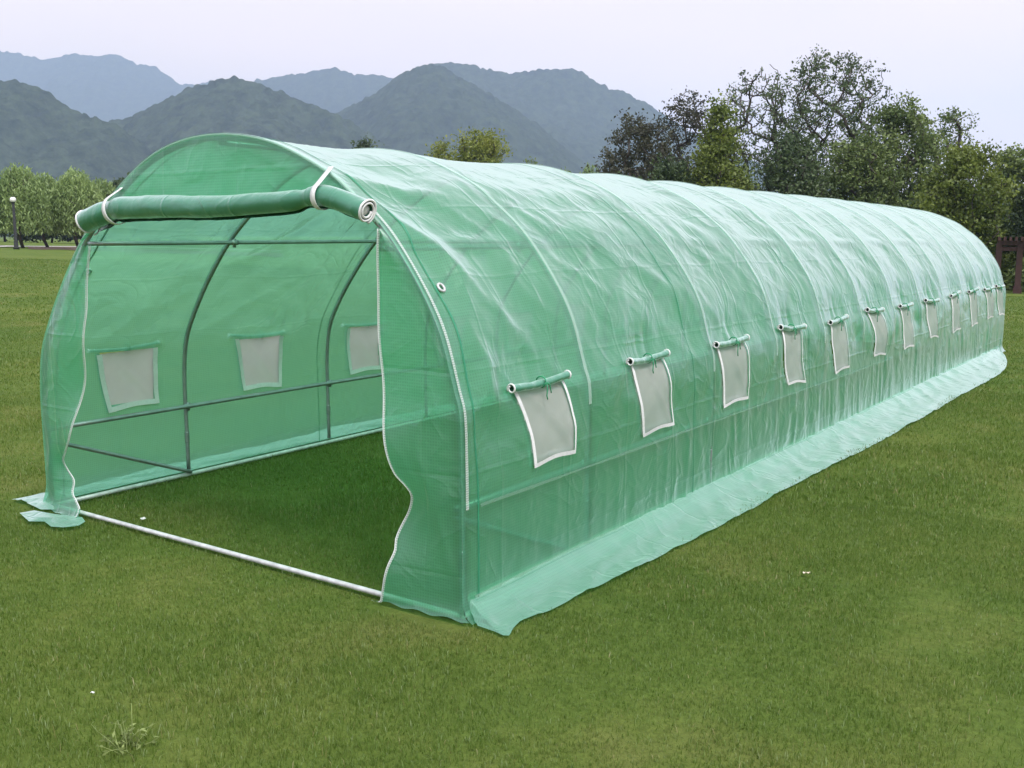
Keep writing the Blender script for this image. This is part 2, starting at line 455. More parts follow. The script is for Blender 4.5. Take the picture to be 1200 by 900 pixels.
hill('hills', [(-420, 150), (-300, 120), (-160, 96), (-60, 88), (0, 93), (22, 95), (40, 101), (60, 113), (75, 124), (100, 136), (118, 140), (135, 146), (160, 165), (190, 190), (240, 230), (300, 262)], 1150, 480, 350, 7.5, 11, step=2.3)
hill('hills', [(-10, 230), (40, 190), (90, 158), (120, 146), (140, 142), (165, 133), (185, 120), (205, 113), (225, 103), (250, 95), (265, 92), (290, 94), (310, 101), (330, 109), (350, 117), (370, 126), (388, 132), (420, 150), (470, 185), (540, 230), (600, 262)], 1350, 520, 350, 8.2, 23, step=2.6)
hill('hills', [(250, 240), (320, 190), (370, 145), (400, 129), (420, 121), (440, 110), (455, 98), (470, 88), (490, 83), (505, 84), (530, 92), (555, 102), (575, 113), (600, 130), (640, 160), (700, 205), (760, 245), (820, 265)], 1750, 560, 400, 10, 37, step=3.4)
hill('hills', [(350, 230), (420, 150), (470, 95), (500, 77), (515, 74), (535, 75), (555, 77), (580, 84), (600, 87), (620, 82), (640, 80), (660, 81), (675, 82), (690, 93), (710, 103), (730, 108), (750, 118), (770, 131), (800, 150), (850, 178), (920, 205), (1000, 225), (1080, 235), (1180, 240), (1320, 236), (1500, 220)], 2400, 700, 500, 12, 53, step=5)
hill('hills', [(150, 190), (230, 120), (300, 95), (325, 91), (350, 86), (375, 82), (390, 80), (405, 84), (420, 88), (440, 88), (455, 90), (490, 110), (540, 150), (600, 200), (650, 240)], 3100, 700, 400, 15, 71, step=8)
hill('hills', [(-420, 150), (-330, 100), (-250, 84), (-120, 68), (-50, 62), (0, 60), (25, 63), (50, 71), (65, 67), (85, 64), (105, 66), (128, 67), (140, 72), (152, 78), (165, 79), (178, 83), (195, 92), (215, 101), (235, 98), (255, 95), (290, 105), (340, 150), (400, 200), (460, 240)], 3900, 900, 500, 17, 83, step=10)

def haze():
    m, nt, out = new_mat('pale_haze')
    vol = nt.nodes.new('ShaderNodeVolumePrincipled')
    vol.inputs['Color'].default_value = (.56, .70, .97, 1); vol.inputs['Density'].default_value = 2.5e-4
    L(nt, vol.outputs[0], out.inputs['Volume'])
    b = MB(); b.box((CAM[0]-1500, CAM[1]+1500, 290), (9600, 9600, 920))
    o = b.build('haze', m, smooth=False); return tag(o, kind='stuff')
haze()

# ------------------------------------------------------------------ the polytunnel
LEN = 11.65
PROF0 = np.array([(1.475, 0), (1.475, .30), (1.475, .62), (1.470, .84), (1.444, .94), (1.372, 1.165), (1.265, 1.35), (1.11, 1.545), (.95, 1.68), (.785, 1.795), (.455, 1.93),
                  (.12, 1.98), (-.2, 1.955), (-.47, 1.865), (-.76, 1.69), (-1.0, 1.5), (-1.22, 1.25), (-1.39, 1.0), (-1.455, .84), (-1.48, .62), (-1.48, .30), (-1.48, 0)])
def catmull(P, n):
    P = np.asarray(P, float); Q = np.vstack([2*P[0]-P[1], P, 2*P[-1]-P[-2]])
    out = []
    for i in range(1, len(Q)-2):
        for t in np.linspace(0, 1, 24, endpoint=False):
            a, b, c, d = Q[i-1:i+3]
            out.append(.5*((2*b)+(-a+c)*t+(2*a-5*b+4*c-d)*t*t+(-a+3*b-3*c+d)*t**3))
    out.append(P[-1]); out = np.array(out)
    s = np.r_[0, np.cumsum(np.linalg.norm(np.diff(out, axis=0), axis=1))]
    q = np.linspace(0, s[-1], n)
    return np.c_[[np.interp(q, s, out[:, k]) for k in range(out.shape[1])]].T, s[-1]
NS = 231
PR, ARC = catmull(PROF0, NS)
TG = np.gradient(PR, axis=0); TG /= np.linalg.norm(TG, axis=1)[:, None]
NM = np.c_[TG[:, 1], -TG[:, 0]]                                   # outward normal of the section
if NM[0, 0] < 0: NM = -NM
SA = np.linspace(0, ARC, NS)
def drop(y): return np.interp(y, [0, 2, 5, 8, 10.5, LEN], [0, 0, .035, .05, .075, .10])
def section(y, off=0.0):
    """points of the hoop line at y pushed outward by off (array or number)"""
    P = PR+NM*(np.asarray(off)[:, None] if np.ndim(off) else off)
    k = 1-drop(y)/1.98
    return np.c_[P[:, 0], np.full(NS, y), P[:, 1]*k]
HOOPS = [(0, 0), (.93, .96), (2.18, 2.36), (3.30, 3.36), (4.30, 4.33), (5.28, 5.3), (6.25, 6.25), (7.2, 7.2), (8.15, 8.15), (9.1, 9.1), (10.0, 10.0), (10.85, 10.85), (LEN, LEN)]  # (left y, right y)
SEAMS = [.085, 2.10, 4.02, 5.95, 7.88, 9.80]
WIN_Y = [.575+k*1.0 + (.05 if k > 1 else 0) for k in range(11)]+[11.42]
WIN_Y = [.60, 1.60, 2.66, 3.70, 4.70, 5.685, 6.67, 7.645, 8.70, 9.66, 10.55, 11.32]

root = empty('polytunnel_greenhouse', (0, 0, 0))
tag(root, 'long green translucent polytunnel greenhouse with open rolled up front door and mesh side windows', 'greenhouse')

S_PURLIN = (float(np.interp(1.515, PR[:NS//2, 1], SA[:NS//2])), float(np.interp(1.515, PR[NS//2:, 1][::-1], SA[NS//2:][::-1])))
def hoop_y(xs, pair): return pair[0]+(pair[1]-pair[0])*(np.asarray(xs)+1.48)/2.96
def skin_off(Y, S):
    """outward displacement of the film over the tubes: sag between hoops, folds and creases"""
    zz = np.interp(S, SA, PR[:, 1]); xx = np.interp(S, SA, PR[:, 0])
    hy = np.array([[h[0], h[1]] for h in HOOPS])
    best = np.full(Y.shape, 9.0); prev = np.full(Y.shape, -9.0); nxt = np.full(Y.shape, 99.0)
    for h in HOOPS:
        q = hoop_y(xx, h); best = np.minimum(best, np.abs(Y-q))
        prev = np.where((q <= Y) & (q > prev), q, prev); nxt = np.where((q > Y) & (q < nxt), q, nxt)
    prev = np.maximum(prev, 0); nxt = np.minimum(nxt, LEN)
    t = np.clip((Y-prev)/np.maximum(nxt-prev, .05), 0, 1)
    bay = np.sin(PI*t)
    free = 1-np.exp(-(best/.07)**2)
    upper = sstep(.55, 1.1, zz)
    off = .0155-.030*upper*bay**.8
    side = np.sign(xx)
    # long diagonal pulls running down and back from the hoops
    q = Y*.82-S*.57; w = Y*.57+S*.82
    q2 = Y*.55-S*.83; w2 = Y*.83+S*.55
    wob = fbm(Y*1.7, S*1.7, 14, 3)*.35
    d1 = ridged(q*.8+2, w*2.3+wob*2.5, 3)**1.4; d2 = ridged(q*1.5, w*4.6+4+wob*4, 5)**1.6; d3 = ridged(q2*1.0+5, w2*3.6+wob*3, 9)**1.6
    front = np.exp(-(Y/1.7)**2)
    band = sstep(.76, .95, zz)
    topk = 1-.75*sstep(1.55, 1.9, zz)
    off = off+free*band*topk*((.009+.060*front)*(d1-.4)+(.005+.015*front)*(d2-.25)+.009*(d3-.35)*(1-.6*front))*(.5+.5*bay)
    off = off+free*.009*(fbm(Y*6, S*6, 21, 4)-.5)*2*band
    # slack crinkles of the lower wall
    low = 1-sstep(.42, .56, zz)
    back = sstep(.8, 3.5, Y)
    c1 = ridged(Y*7.5+vnoise(S*3, Y*2, 4)*.9, S*1.3, 31)**2; c2 = ridged(Y*13+S*1.6, S*2.2, 33)**2
    off = off+low*(.35+.65*back)*(.3+1.2*vnoise(Y*1.3+4, S*2.5, 35))*(.010*(c1-.35)+.005*(c2-.35))
    mid = np.exp(-((zz-.72)/.16)**2)
    off = off+mid*.034*(fbm(Y*1.6, S*2.4, 41, 4)-.5)*2*free
    # dimples where the rolled flaps pull at the film
    for wy in WIN_Y:
        g = np.exp(-(((Y-wy)/.26)**2+((zz-.98)/.10)**2))
        off = off-g*(.010+.012*ridged((Y-wy)*9+1, zz*5, 55))
    near = np.exp(-((S-S_PURLIN[0])/.10)**2)+np.exp(-((S-S_PURLIN[1])/.10)**2)
    return np.maximum(off, -.06+.062*np.minimum(near, 1))
def win_par(wy, side, seed):
    r = random.Random(seed)
    wt = .21+r.uniform(-.012, .012); wb = .175+r.uniform(-.012, .012)
    lean = .075+r.uniform(-.03, .03); ztop = .905+r.uniform(-.012, .012); zbot = .532+r.uniform(-.014, .014)
    bow = r.uniform(-.035, .035); bz = r.uniform(-.012, .012)
    if side > 0 and seed == 0: wt, wb, lean, ztop, zbot, bow, bz = .194, .165, .075, .895, .562, .024, .004
    if side < 0: lean *= .5; ztop -= .055; zbot -= .03
    return wt, wb, lean, ztop, zbot, bow, bz, r
WINS = [(wy, 1, k) for k, wy in enumerate(WIN_Y)]+[(wy-.03, -1, 100+k) for k, wy in enumerate(WIN_Y)]
def build_cover():
    ny = 641
    ys = np.linspace(-.02, LEN, ny)
    Y, S = np.meshgrid(ys, SA, indexing='ij')
    OFF = skin_off(Y, S)
    V = np.zeros((ny, NS, 3)); skip = np.zeros((ny-1, NS-1), bool)
    for i, y in enumerate(ys): V[i] = section(y, OFF[i])
    zc = PR[:, 1]
    flare = np.where(PR[:, 0] > 0, np.clip(1-zc/.10, 0, 1)**2*.05, np.clip(1-zc/.16, 0, 1)**1.5*.075)
    V[:, :, 0] += np.where(PR[:, 0] > 0, flare, -flare)[None, :]
    V[:, 0, 2] = .012; V[:, -1, 2] = .012
    aa, bb = np.meshgrid((ys[:-1]+ys[1:])/2, (zc[:-1]+zc[1:])/2, indexing='ij')
    xm = np.broadcast_to(((PR[:-1, 0]+PR[1:, 0])/2)[None, :], aa.shape)
    for wy, side, seed in WINS:
        wt, wb, lean, ztop, zbot, bow, bz, _r = win_par(wy, side, seed)
        b = (ztop-bb)/(ztop-zbot); w = wt*(1-b)+wb*b
        a = aa-(wy-.045+lean*b+bow*np.sin(PI*np.clip(b, 0, 1)))
        skip |= (np.abs(a) < w-.022) & (b > .0) & (b < 1-.022/(ztop-zbot)) & (xm*side > 0)
    uv = np.stack([Y, S], -1).reshape(-1, 2)
    return mesh('cover', V.reshape(-1, 3), grid_faces(ny, NS, skip=skip), M['film'], root, uv=uv)
build_cover()
def skin_point(y, z, side, lift=0.0):
    """point on the film at height z on one side"""
    half = NS//2
    if side > 0: s = np.interp(z, PR[:half, 1], SA[:half])
    else: s = np.interp(z, PR[half:, 1][::-1], SA[half:][::-1])
    off = float(skin_off(np.array([[y]]), np.array([[s]]))[0, 0])+lift
    x = np.interp(s, SA, PR[:, 0]); zz = np.interp(s, SA, PR[:, 1])
    nx = np.interp(s, SA, NM[:, 0]); nz = np.interp(s, SA, NM[:, 1])
    return np.array([x+nx*off, y, (zz+nz*off)*(1-drop(y)/1.98)])

# hoops (tubes), pale ribbons added for hoops showing through the film, seams
def ribbon(ypts, i0, i1, width, lift, name, mat, skew=(0, 0), n=3):
    idx = np.arange(i0, i1); V = []; uv = []
    xs = PR[idx, 0]
    for k in range(n):
        dy = (k/(n-1)-.5)*width
        yy = hoop_y(xs, ypts)+dy
        off = skin_off(yy[None, :], SA[idx][None, :])[0]+lift*(1 if 0 < k < n-1 else .7)
        P = PR[idx]+NM[idx]*off[:, None]
        kk = 1-drop(yy)/1.98
        V.append(np.c_[P[:, 0], yy, P[:, 1]*kk]); uv.append(np.c_[yy, SA[idx]])
    return mesh(name, np.concatenate(V), grid_faces(n, len(idx)), mat, root, uv=np.concatenate(uv))
for k, h in enumerate(HOOPS):
    P = section(0.0, 0.0); P[:, 1] = hoop_y(P[:, 0], h); P[:, 2] *= 1-drop(P[:, 1])/1.98
    P = P[::3]
    if k == len(HOOPS)-1: P[:, 1] -= .02
    V, F = tube(P, .0125, 10); mesh('hoop', V, F, M['steel'], root)
    i_low = int(np.searchsorted(PR[:NS//2, 1], .74))
    if k > 0: ribbon(h, i_low, NS-int(i_low*1.1), .026, .003, 'hoop_showthrough', M['showthrough_trim'])
for y in SEAMS:
    ribbon((y, y), 1, NS-1, .0065 if y > .5 else .010, .004, 'panel_seam', M['seam'])
# added strip: front hoop showing pale through the film (down to the tube joint)
i0 = int(np.searchsorted(PR[:NS//2, 1], .46))
ribbon((.012, .012), i0, int(NS*.33), .019, .005, 'edge_showthrough', M['hatch'])
ribbon((-.012, -.012), int(NS*.33), NS-70, .024, .005, 'edge_piping', M['showthrough_trim'])

# pale strips added for the side tube and ground rail showing through the film
def tube_showthrough(name, z, y0, y1, width, x=None, r=.01):
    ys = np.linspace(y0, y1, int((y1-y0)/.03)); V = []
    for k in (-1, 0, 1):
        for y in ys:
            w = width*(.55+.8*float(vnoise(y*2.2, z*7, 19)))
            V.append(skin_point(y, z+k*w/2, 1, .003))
    n = len(ys); mesh(name, V, grid_faces(3, n), M['showthrough'], root)
tube_showthrough('tube_showthrough', .468, .10, 6.2, .014)
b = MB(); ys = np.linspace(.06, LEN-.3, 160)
b.tube(np.c_[1.492+.004*np.sin(ys*5), ys, .088+.006*np.sin(ys*2.3)], .012, 8); b.build('base_highlight', M['showthrough'], root)  # added pale tube in place of the highlight along the wall base
# long tubes
def straight(name, a, b, r=.0125, mat='steel', n=10):
    a = np.asarray(a, float); b = np.asarray(b, float)
    t = np.linspace(0, 1, 14)[:, None]; P = a+(b-a)*t
    P[:, 2] *= 1
    V, F = tube(P, r, n); return mesh(name, V, F, M[mat], root)
def long_tube(name, x, z, r=.0125, mat='steel', y0=-.01, y1=LEN):
    ys = np.linspace(y0, y1, 30)
    P = np.c_[np.full(30, x), ys, z*(1-drop(ys)/1.98) if z > .2 else np.full(30, z)]
    V, F = tube(P, r, 10); return mesh(name, V, F, M[mat], root)
long_tube('purlin', -.955, 1.500); long_tube('purlin', 1.085, 1.492); long_tube('ridge_purlin', .12, 1.955)
long_tube('side_tube', -1.448, .468, .0135); long_tube('side_tube', 1.456, .470, .0135)
long_tube('ground_rail', -1.475, .024, .013, 'rail'); long_tube('ground_rail', 1.475, .024, .013, 'rail')
straight('threshold_rail', (-1.475, 0, .026), (1.475, 0, .026), .012, 'rail')
straight('ground_rail', (-1.475, LEN-.03, .026), (1.475, LEN-.03, .026), .014, 'rail')
straight('diagonal_brace', (-1.455, .0, .40), (-1.455, .93, .04)); straight('diagonal_brace', (1.455, .0, .43), (1.455, .96, .04))
straight('diagonal_brace', (-1.455, LEN, .40), (-1.455, LEN-.8, .04)); straight('diagonal_brace', (1.455, LEN, .43), (1.455, LEN-.8, .04))
# clamps at the tube crossings
for k, h in enumerate(HOOPS):
    if k == 0: continue
    for (x, z, side) in ((-.955, 1.500, 0), (1.085, 1.492, 1), (-1.455, .468, 0), (1.455, .47, 1)):
        y = hoop_y(x, h); b = MB(); zz = z*(1-drop(y)/1.98)
        b.tube([(x, y-.024, zz), (x, y+.024, zz)], .0165, 10); b.box((x, y, zz-.004), (.012, .016, .052))
        b.build('tube_clamp', M['steel'], root)
# joint sleeves on the hoops nearest the door
for h in HOOPS[:3]:
    for z in (.30,):
        for x, sd_ in ((-1.48, 0), (1.475, 1)):
            straight('joint_sleeve', (x, hoop_y(x, h), z-.07), (x, hoop_y(x, h), z), .0148)

# windows
def window(wy, side, seed):
    wt, wb, lean, ztop, zbot, bow, bz, r = win_par(wy, side, seed)
    nu, nv = 15, 17
    def pt(a, b, lift):                              # a: -1..1 along the tunnel, b: 0 top .. 1 bottom
        w = wt*(1-b)+wb*b
        y = wy-.045+lean*b+a*w+bow*math.sin(PI*b)
        z = ztop*(1-b)+zbot*b+bz*a+.006*math.cos(a*3)*b
        p = skin_point(y, z, side, lift)
        return p
    V = []; uv = []
    for i in range(nu):
        for j in range(nv):
            a = -1+2*i/(nu-1); b = j/(nv-1)
            V.append(pt(a*.96, b*.98, .006+.008*math.sin(PI*b)*(.5+.5*math.sin(3*a+seed))+.006*math.exp(-((a-b*1.6+.6)/.12)**2)))
    c = skin_point(wy, .72, side, 0)
    w = mesh('window', V, grid_faces(nu, nv), M['screen'], root, loc=c)
    # border webbing round three sides: flat 18 mm band standing proud
    t = .019; tb = []
    path = [(-1, b) for b in np.linspace(0, 1, 12)]+[(a, 1) for a in np.linspace(-1, 1, 10)[1:]]+[(1, b) for b in np.linspace(1, 0, 12)[1:]]
    V = []
    for a, b in path:
        o = pt(a, b, .011)
        ai = a-math.copysign(t/wt*1.0, a) if abs(a) > .999 else a; bi = min(b, 1-t/(ztop-zbot)*1.0)
        ia = max(-1+t/wt, min(1-t/wt, a))
        V += [pt(a, b, .017), pt(ia, bi, .020)]
    V = [np.asarray(v)-c for v in V]
    F = [(2*i, 2*i+2, 2*i+3, 2*i+1) for i in range(len(path)-1)]
    mesh('window_border', V, F, M['white'], w)
    V = []                                             # the hem on the inner side
    for a, b in path:
        ia = max(-1+.031/wt, min(1-.031/wt, a)); bi = min(b, 1-.031/(ztop-zbot))
        V += [pt(a*1.01, b, -.008)-c, pt(ia, bi, -.006)-c]
    mesh('window_border', V, F, M['white'], w)
    # rolled flap: a spiral sheet
    y0, y1 = wy-.045-wt-.025, wy-.045+wt+.025
    V = []; ny = 10; na = 34
    for i in range(ny):
        f = i/(ny-1); y = y0+(y1-y0)*f
        cpt = skin_point(y, ztop+.012+.010*math.sin(PI*f)*r.uniform(.6, 1)*(-1)+bz*(2*f-1), side, .030)-c
        for k in range(na):
            an = k/(na-1)*2*PI*2.6; rad = (.0025+.0185*k/(na-1))*(1 if side > 0 else .55)+.0015*math.sin(f*23+k)
            V.append(cpt+np.array([math.cos(an)*rad*side, 0, math.sin(an)*rad]))
    uvr = [(i*.05, k*.01) for i in range(ny) for k in range(na)]
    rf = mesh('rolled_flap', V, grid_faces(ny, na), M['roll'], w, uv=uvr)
    for yy, i in ((y0, 0), (y1, ny-1)):
        cp = np.mean(V[i*na:(i+1)*na], axis=0); P = []
        for k in range(na//2, na):
            an = k/(na-1)*2*PI*2.6; rad = (.003+.0187*k/(na-1))*(1 if side > 0 else .55)
            P.append(cp+np.array([math.cos(an)*rad*side, (-.004 if i == 0 else .004), math.sin(an)*rad]))
        tv, tf = tube(P, .0042, 5); mesh('flap_binding', tv, tf, M['white'], w)
    # cord tied round the middle with two hanging ends
    cp = skin_point(wy-.03, ztop+.012, side, .030)-c; b = MB()
    b.tube([cp+np.array([math.cos(a)*.0245*side, .002*math.sin(2*a), math.sin(a)*.0245]) for a in np.linspace(0, 2*PI, 16)], .0035, 5)
    b.tube([cp+np.array([.03*side, dy, dz]) for dy, dz in ((0, 0), (.006, -.03), (.002, -.06), (.008, -.105+r.uniform(0, .03)))], .003, 5)
    b.tube([cp+np.array([.032*side, dy, dz]) for dy, dz in ((0, 0), (.022, -.012), (.03, -.035), (.034, -.05))], .003, 5)
    b.build('tie_cord', M['cord'], w)
for args in WINS: window(*args)

# skirts
def skirt(side):
    if side > 0:
        edge = [on_plane(u, v, 2, .03) for u, v in [(560, 729), (578, 735), (595, 741), (602, 731), (615, 722), (640, 713), (665, 701), (700, 685), (730, 671), (760, 656), (790, 640), (820, 626), (860, 605), (900, 583), (930, 566), (960, 551), (1000, 531), (1030, 516), (1060, 499), (1090, 483), (1120, 465), (1145, 452), (1165, 441), (1175, 434), (1180, 426), (1179, 418), (1174, 411)]]
        E, _ = catmull(np.array(edge)[:, :2], 420)
        global SKIRT_EDGE; SKIRT_EDGE = E[np.argsort(E[:, 1])]
    else:
        ys = np.linspace(-.05, LEN+.1, 420); E = np.c_[-1.56-.26+.03*np.sin(ys*1.7)+.02*np.sin(ys*4.1), ys]
    nn = 14; V = []; uv = []
    for i, (ex, ey) in enumerate(E):
        f = i/(len(E)-1)
        ix = (1.475 if side > 0 else -1.548); iy = .02+(LEN-.02)*f if side > 0 else ey
        if side > 0: iy = min(max(ey-.02, .03), LEN); iy = iy if i > 12 else .03+.02*i/12
        for j in range(nn):
            t = j/(nn-1)
            x = ix+(ex-ix)*t; y = iy+(ey-iy)*t
            crease = .018*ridged(y*2.6+t*1.2, t*2+y*.6, 61)**3+.012*ridged(y*6+t*3, t*3-y, 63)**4
            z = (.080*(1-t)**3.2 if side > 0 else 0)+.026+crease*(1-t*.4)*min(1, t*6+.0)-.012*t
            V.append((x, y, z)); uv.append((y, x))
    return mesh('ground_skirt', V, grid_faces(len(E), nn), M['skirt'], root, uv=uv)
skirt(1); skirt(-1)

# front door panels: left and right flaps beside the doorway
def flap(edge_px, side, yp):
    E = np.array([on_plane(u, v, 1, yp)[[0, 2]] for u, v in edge_px])
    E, _ = catmull(E, 90)
    half = NS//2
    V = []; uv = []; n = 26; rows = len(E)
    zmin = E[-1, 1]
    for i, (ex, ez) in enumerate(E):
        zc = max(ez, .0)
        if side > 0: ox = np.interp(zc, PR[:half, 1], PR[:half, 0]+NM[:half, 0]*.012)
        else: ox = np.interp(zc, PR[half:, 1][::-1], (PR[half:, 0]+NM[half:, 0]*.012)[::-1])
        ox += side*max(0, 1-zc/.10)**2*(.05 if side > 0 else .075)
        for j in range(n):
            t = j/(n-1); x = ox+(ex-ox)*t
            y = -.016+(yp+.016)*min(1, t*3)
            lo = 1-min(1, zc/1.2)
            y += t*(.012*math.sin(zc*5.3+side)+.055*lo*math.sin(zc*11+1.2+side*2)*t)
            y -= .010*(float(ridged(x*5+zc*1.6, zc*2.6-x*2, 77))**2)*math.sin(PI*min(1, t*1.2))
            if zc < .12: y -= (1-zc/.12)**2*.035*(.35+.65*t)          # the hem spills onto the grass
            V.append((x, y, max(zc, .016+.010*math.sin(x*21)**2))); uv.append((x, zc))
    o = mesh('door_side_panel', V, grid_faces(rows, n), M['film'], root, uv=uv)
    # zip binding along the free edge
    Pe = np.array([V[i*n+n-1] for i in range(rows-5)]); Pe[:, 1] -= .003
    tv, tf = tube(Pe, .0026, 6); mesh('zip_binding', tv, tf, M['white'], o)
    zw = []; uz = []
    for i in range(rows):
        for d_ in (0.003, .013):
            q = np.array(V[i*n+n-1]); zw.append((q[0]+d_*side, q[1]-.006, q[2])); uz.append((d_, q[2]))
    mesh('zip_tape', zw, grid_faces(rows, 2), M['hatch'], o, uv=uz)
    return o
flap([(443, 268), (441, 300), (441, 340), (442, 385), (446, 430), (452, 480), (458, 520), (465, 553), (474, 568), (479, 581), (474, 598), (465, 618), (462, 632), (464, 645), (460, 662), (455, 688), (449, 712), (441, 730)], 1, -.025)
flap([(105, 288), (104, 330), (105, 365), (103, 392), (100, 425), (95, 460), (90, 495), (85, 515), (76, 530), (69, 541), (72, 553), (79, 565), (81, 578), (90, 588), (98, 596), (101, 604), (98, 612)], -1, -.025)
# the loose hem lying on the grass at the left corner
def corner_hem(pts, name):
    c = np.mean([on_plane(u, v, 2, .03) for u, v in pts], axis=0)
    ring = [on_plane(u, v, 2, .026) for u, v in pts]
    V = [c+np.array([0, 0, .015])]+ring+[p*.5+c*.5+np.array([0, 0, .012*(k % 2)]) for k, p in enumerate(ring)]
    n = len(ring); F = []
    for k in range(n):
        F += [(1+k, 1+(k+1) % n, 1+n+(k+1) % n, 1+n+k), (1+n+k, 1+n+(k+1) % n, 0)]
    return mesh(name, V, F, M['skirt'], root, uv=np.array(V)[:, :2])
corner_hem([(23, 601), (40, 598), (62, 602), (96, 606), (100, 611), (92, 616), (74, 618), (60, 617), (52, 611), (34, 611)], 'loose_hem')
corner_hem([(31, 589), (52, 586), (70, 590), (68, 597), (48, 597)], 'loose_hem')

# upper front panel between the arch and the rolled door
def lunette():
    n = 61; m2 = 22; V = []; uv = []
    half = NS//2
    # the door roll's line sets the lower edge
    lo_px = [(97, 280), (120, 258), (160, 246), (230, 242), (300, 240), (370, 230), (410, 238), (446, 262)]
    lo = np.array([on_plane(u, v, 1, -.02)[[0, 2]] for u, v in lo_px])
    xs = np.linspace(-1.0, 1.065, n)
    top = np.array([max(np.interp(x, PR[::-1, 0][60:-60], PR[::-1, 1][60:-60]), 0) for x in xs])
    for i, x in enumerate(xs):
        zl = np.interp(x, lo[:, 0], lo[:, 1])-.01; zt = max(top[i]+.012, zl+.002)
        for j in range(m2):
            t = j/(m2-1); z = zl+(zt-zl)*t
            y = -.018-.014*math.sin(PI*t)*float(fbm(x*3, z*4, 91, 3))-.006*float(ridged(x*2+z*4, z*2-x, 93))**2
            V.append((x, y, z)); uv.append((x, z))
    return mesh('upper_front_panel', V, grid_faces(n, m2), M['film'], root, uv=uv)
lunette()
# front hem: the cover turned round the front hoop
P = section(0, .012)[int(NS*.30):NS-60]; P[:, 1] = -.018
tv, tf = tube(P[::2], .006, 6); mesh('front_hem', tv, tf, M['showthrough_trim'], root)

# rolled-up door
def door_roll():
    px = [(103, 260), (118, 253), (137, 246), (165, 244), (200, 243), (250, 243), (300, 240), (340, 236), (366, 231), (378, 230), (392, 233), (412, 241), (429, 247)]
    C, _ = catmull(np.array([on_plane(u, v, 1, -.085) for u, v in px]), 70)
    na = 52; V = []; uv = []
    T = np.gradient(C, axis=0); T /= np.linalg.norm(T, axis=1)[:, None]
    sq = []
    for i, c in enumerate(C):
        f = i/(len(C)-1)
        rad0 = .066-.019*f
        for fx in (.115, .82): rad0 *= 1-.22*math.exp(-((f-fx)/.02)**2)   # pinched by the straps
        side = np.cross(T[i], (0, 0, 1)); side /= np.linalg.norm(side); up = np.cross(side, T[i])
        for k in range(na):
            g = k/(na-1); an = g*2*PI*2.6+.6; rad = rad0*(.35+.65*g)*(1+.03*math.sin(an*2+f*9)+.05*float(vnoise(f*9, an*.9, 12))+.07*float(ridged(f*14+an*.5, an*.8-f*5, 13))**2)
            V.append(c+side*math.cos(an)*rad+up*math.sin(an)*rad*(1+.04*math.sin(f*8))); uv.append((f*2.2, g*.6))
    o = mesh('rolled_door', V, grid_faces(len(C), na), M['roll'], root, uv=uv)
    for i in (0, len(C)-1):
        s = -1 if i == 0 else 1
        R_ = np.array(V[i*na:(i+1)*na]); P = R_[::1]+T[i]*.006*s
        tv, tf = tube(P[8:], .0052, 6); mesh('roll_end_binding', tv, tf, M['white'], o)
        cc_ = np.mean(R_, axis=0); b = MB(); b.tube([cc_-T[i]*.02*s, cc_-T[i]*.004*s], rad0*.42, 14); b.build('roll_core', M['white'], o)
    # straps
    for (u0, v0, u1, v1, idx) in ((141, 222, 134, 243, 9), (386, 199, 375, 232, None)):
        a = on_plane(u0, v0, 1, -.03)
        b_ = np.array([on_plane(u1, v1, 1, -.085)])[0]
        i = int(np.argmin(np.linalg.norm(C-b_, axis=1))); c = C[i]; t = T[i]
        side = np.cross(t, (0, 0, 1)); side /= np.linalg.norm(side); up = np.cross(side, t)
        r = .064 if i < 30 else .049
        fr_ = side if side[1] < 0 else -side               # towards the front
        path = [a+np.array([0, .012, .012]), a]
        for an in np.linspace(PI*.33, -PI*.72, 16):
            path.append(c+(fr_*math.cos(an)+up*math.sin(an))*(r+.004))
        path = np.array(path); V2 = []
        for p in path: V2 += [p-t*.013, p+t*.013, ]
        F2 = [(2*k, 2*k+1, 2*k+3, 2*k+2) for k in range(len(path)-1)]
        so_ = mesh('strap', V2, F2, M['white'], o)
        md = so_.modifiers.new('thick', 'SOLIDIFY'); md.thickness = .003
    return o
door_roll()

# rear end panel
def rear():
    n = 41; m2 = 25; V = []; uv = []
    xs = np.linspace(-1.475, 1.472, n)
    for x in xs:
        zt = np.interp(x, PR[::-1, 0][30:-30], PR[::-1, 1][30:-30]) if abs(x) < 1.44 else .6
        zt *= 1-drop(LEN)/1.98
        for j in range(m2):
            t = j/(m2-1); z = .02+(zt-.02)*t
            V.append((x, LEN+.004+.02*float(fbm(x*3, z*2, 15, 3)), z)); uv.append((x, z))
    mesh('rear_panel', V, grid_faces(n, m2), M['film'], root, uv=uv)
rear()
# eyelets along the front edge of the cover
for z, side in ((1.33, 1), (1.33, -1)):
    p = skin_point(.115, z, side, .006); q = skin_point(.125, z+.03, side, .006); r_ = skin_point(.145, z, side, .006)
    e1 = (q-p)/np.linalg.norm(q-p); e2 = r_-p; e2 -= e1*e1.dot(e2); e2 /= np.linalg.norm(e2)
    P = [p+(e1*math.cos(a)*.019+e2*math.sin(a)*.016) for a in np.linspace(0, 2*PI, 17)]
    tv, tf = tube(P, .006, 6, False); mesh('eyelet', tv, tf, M['rail'], root)

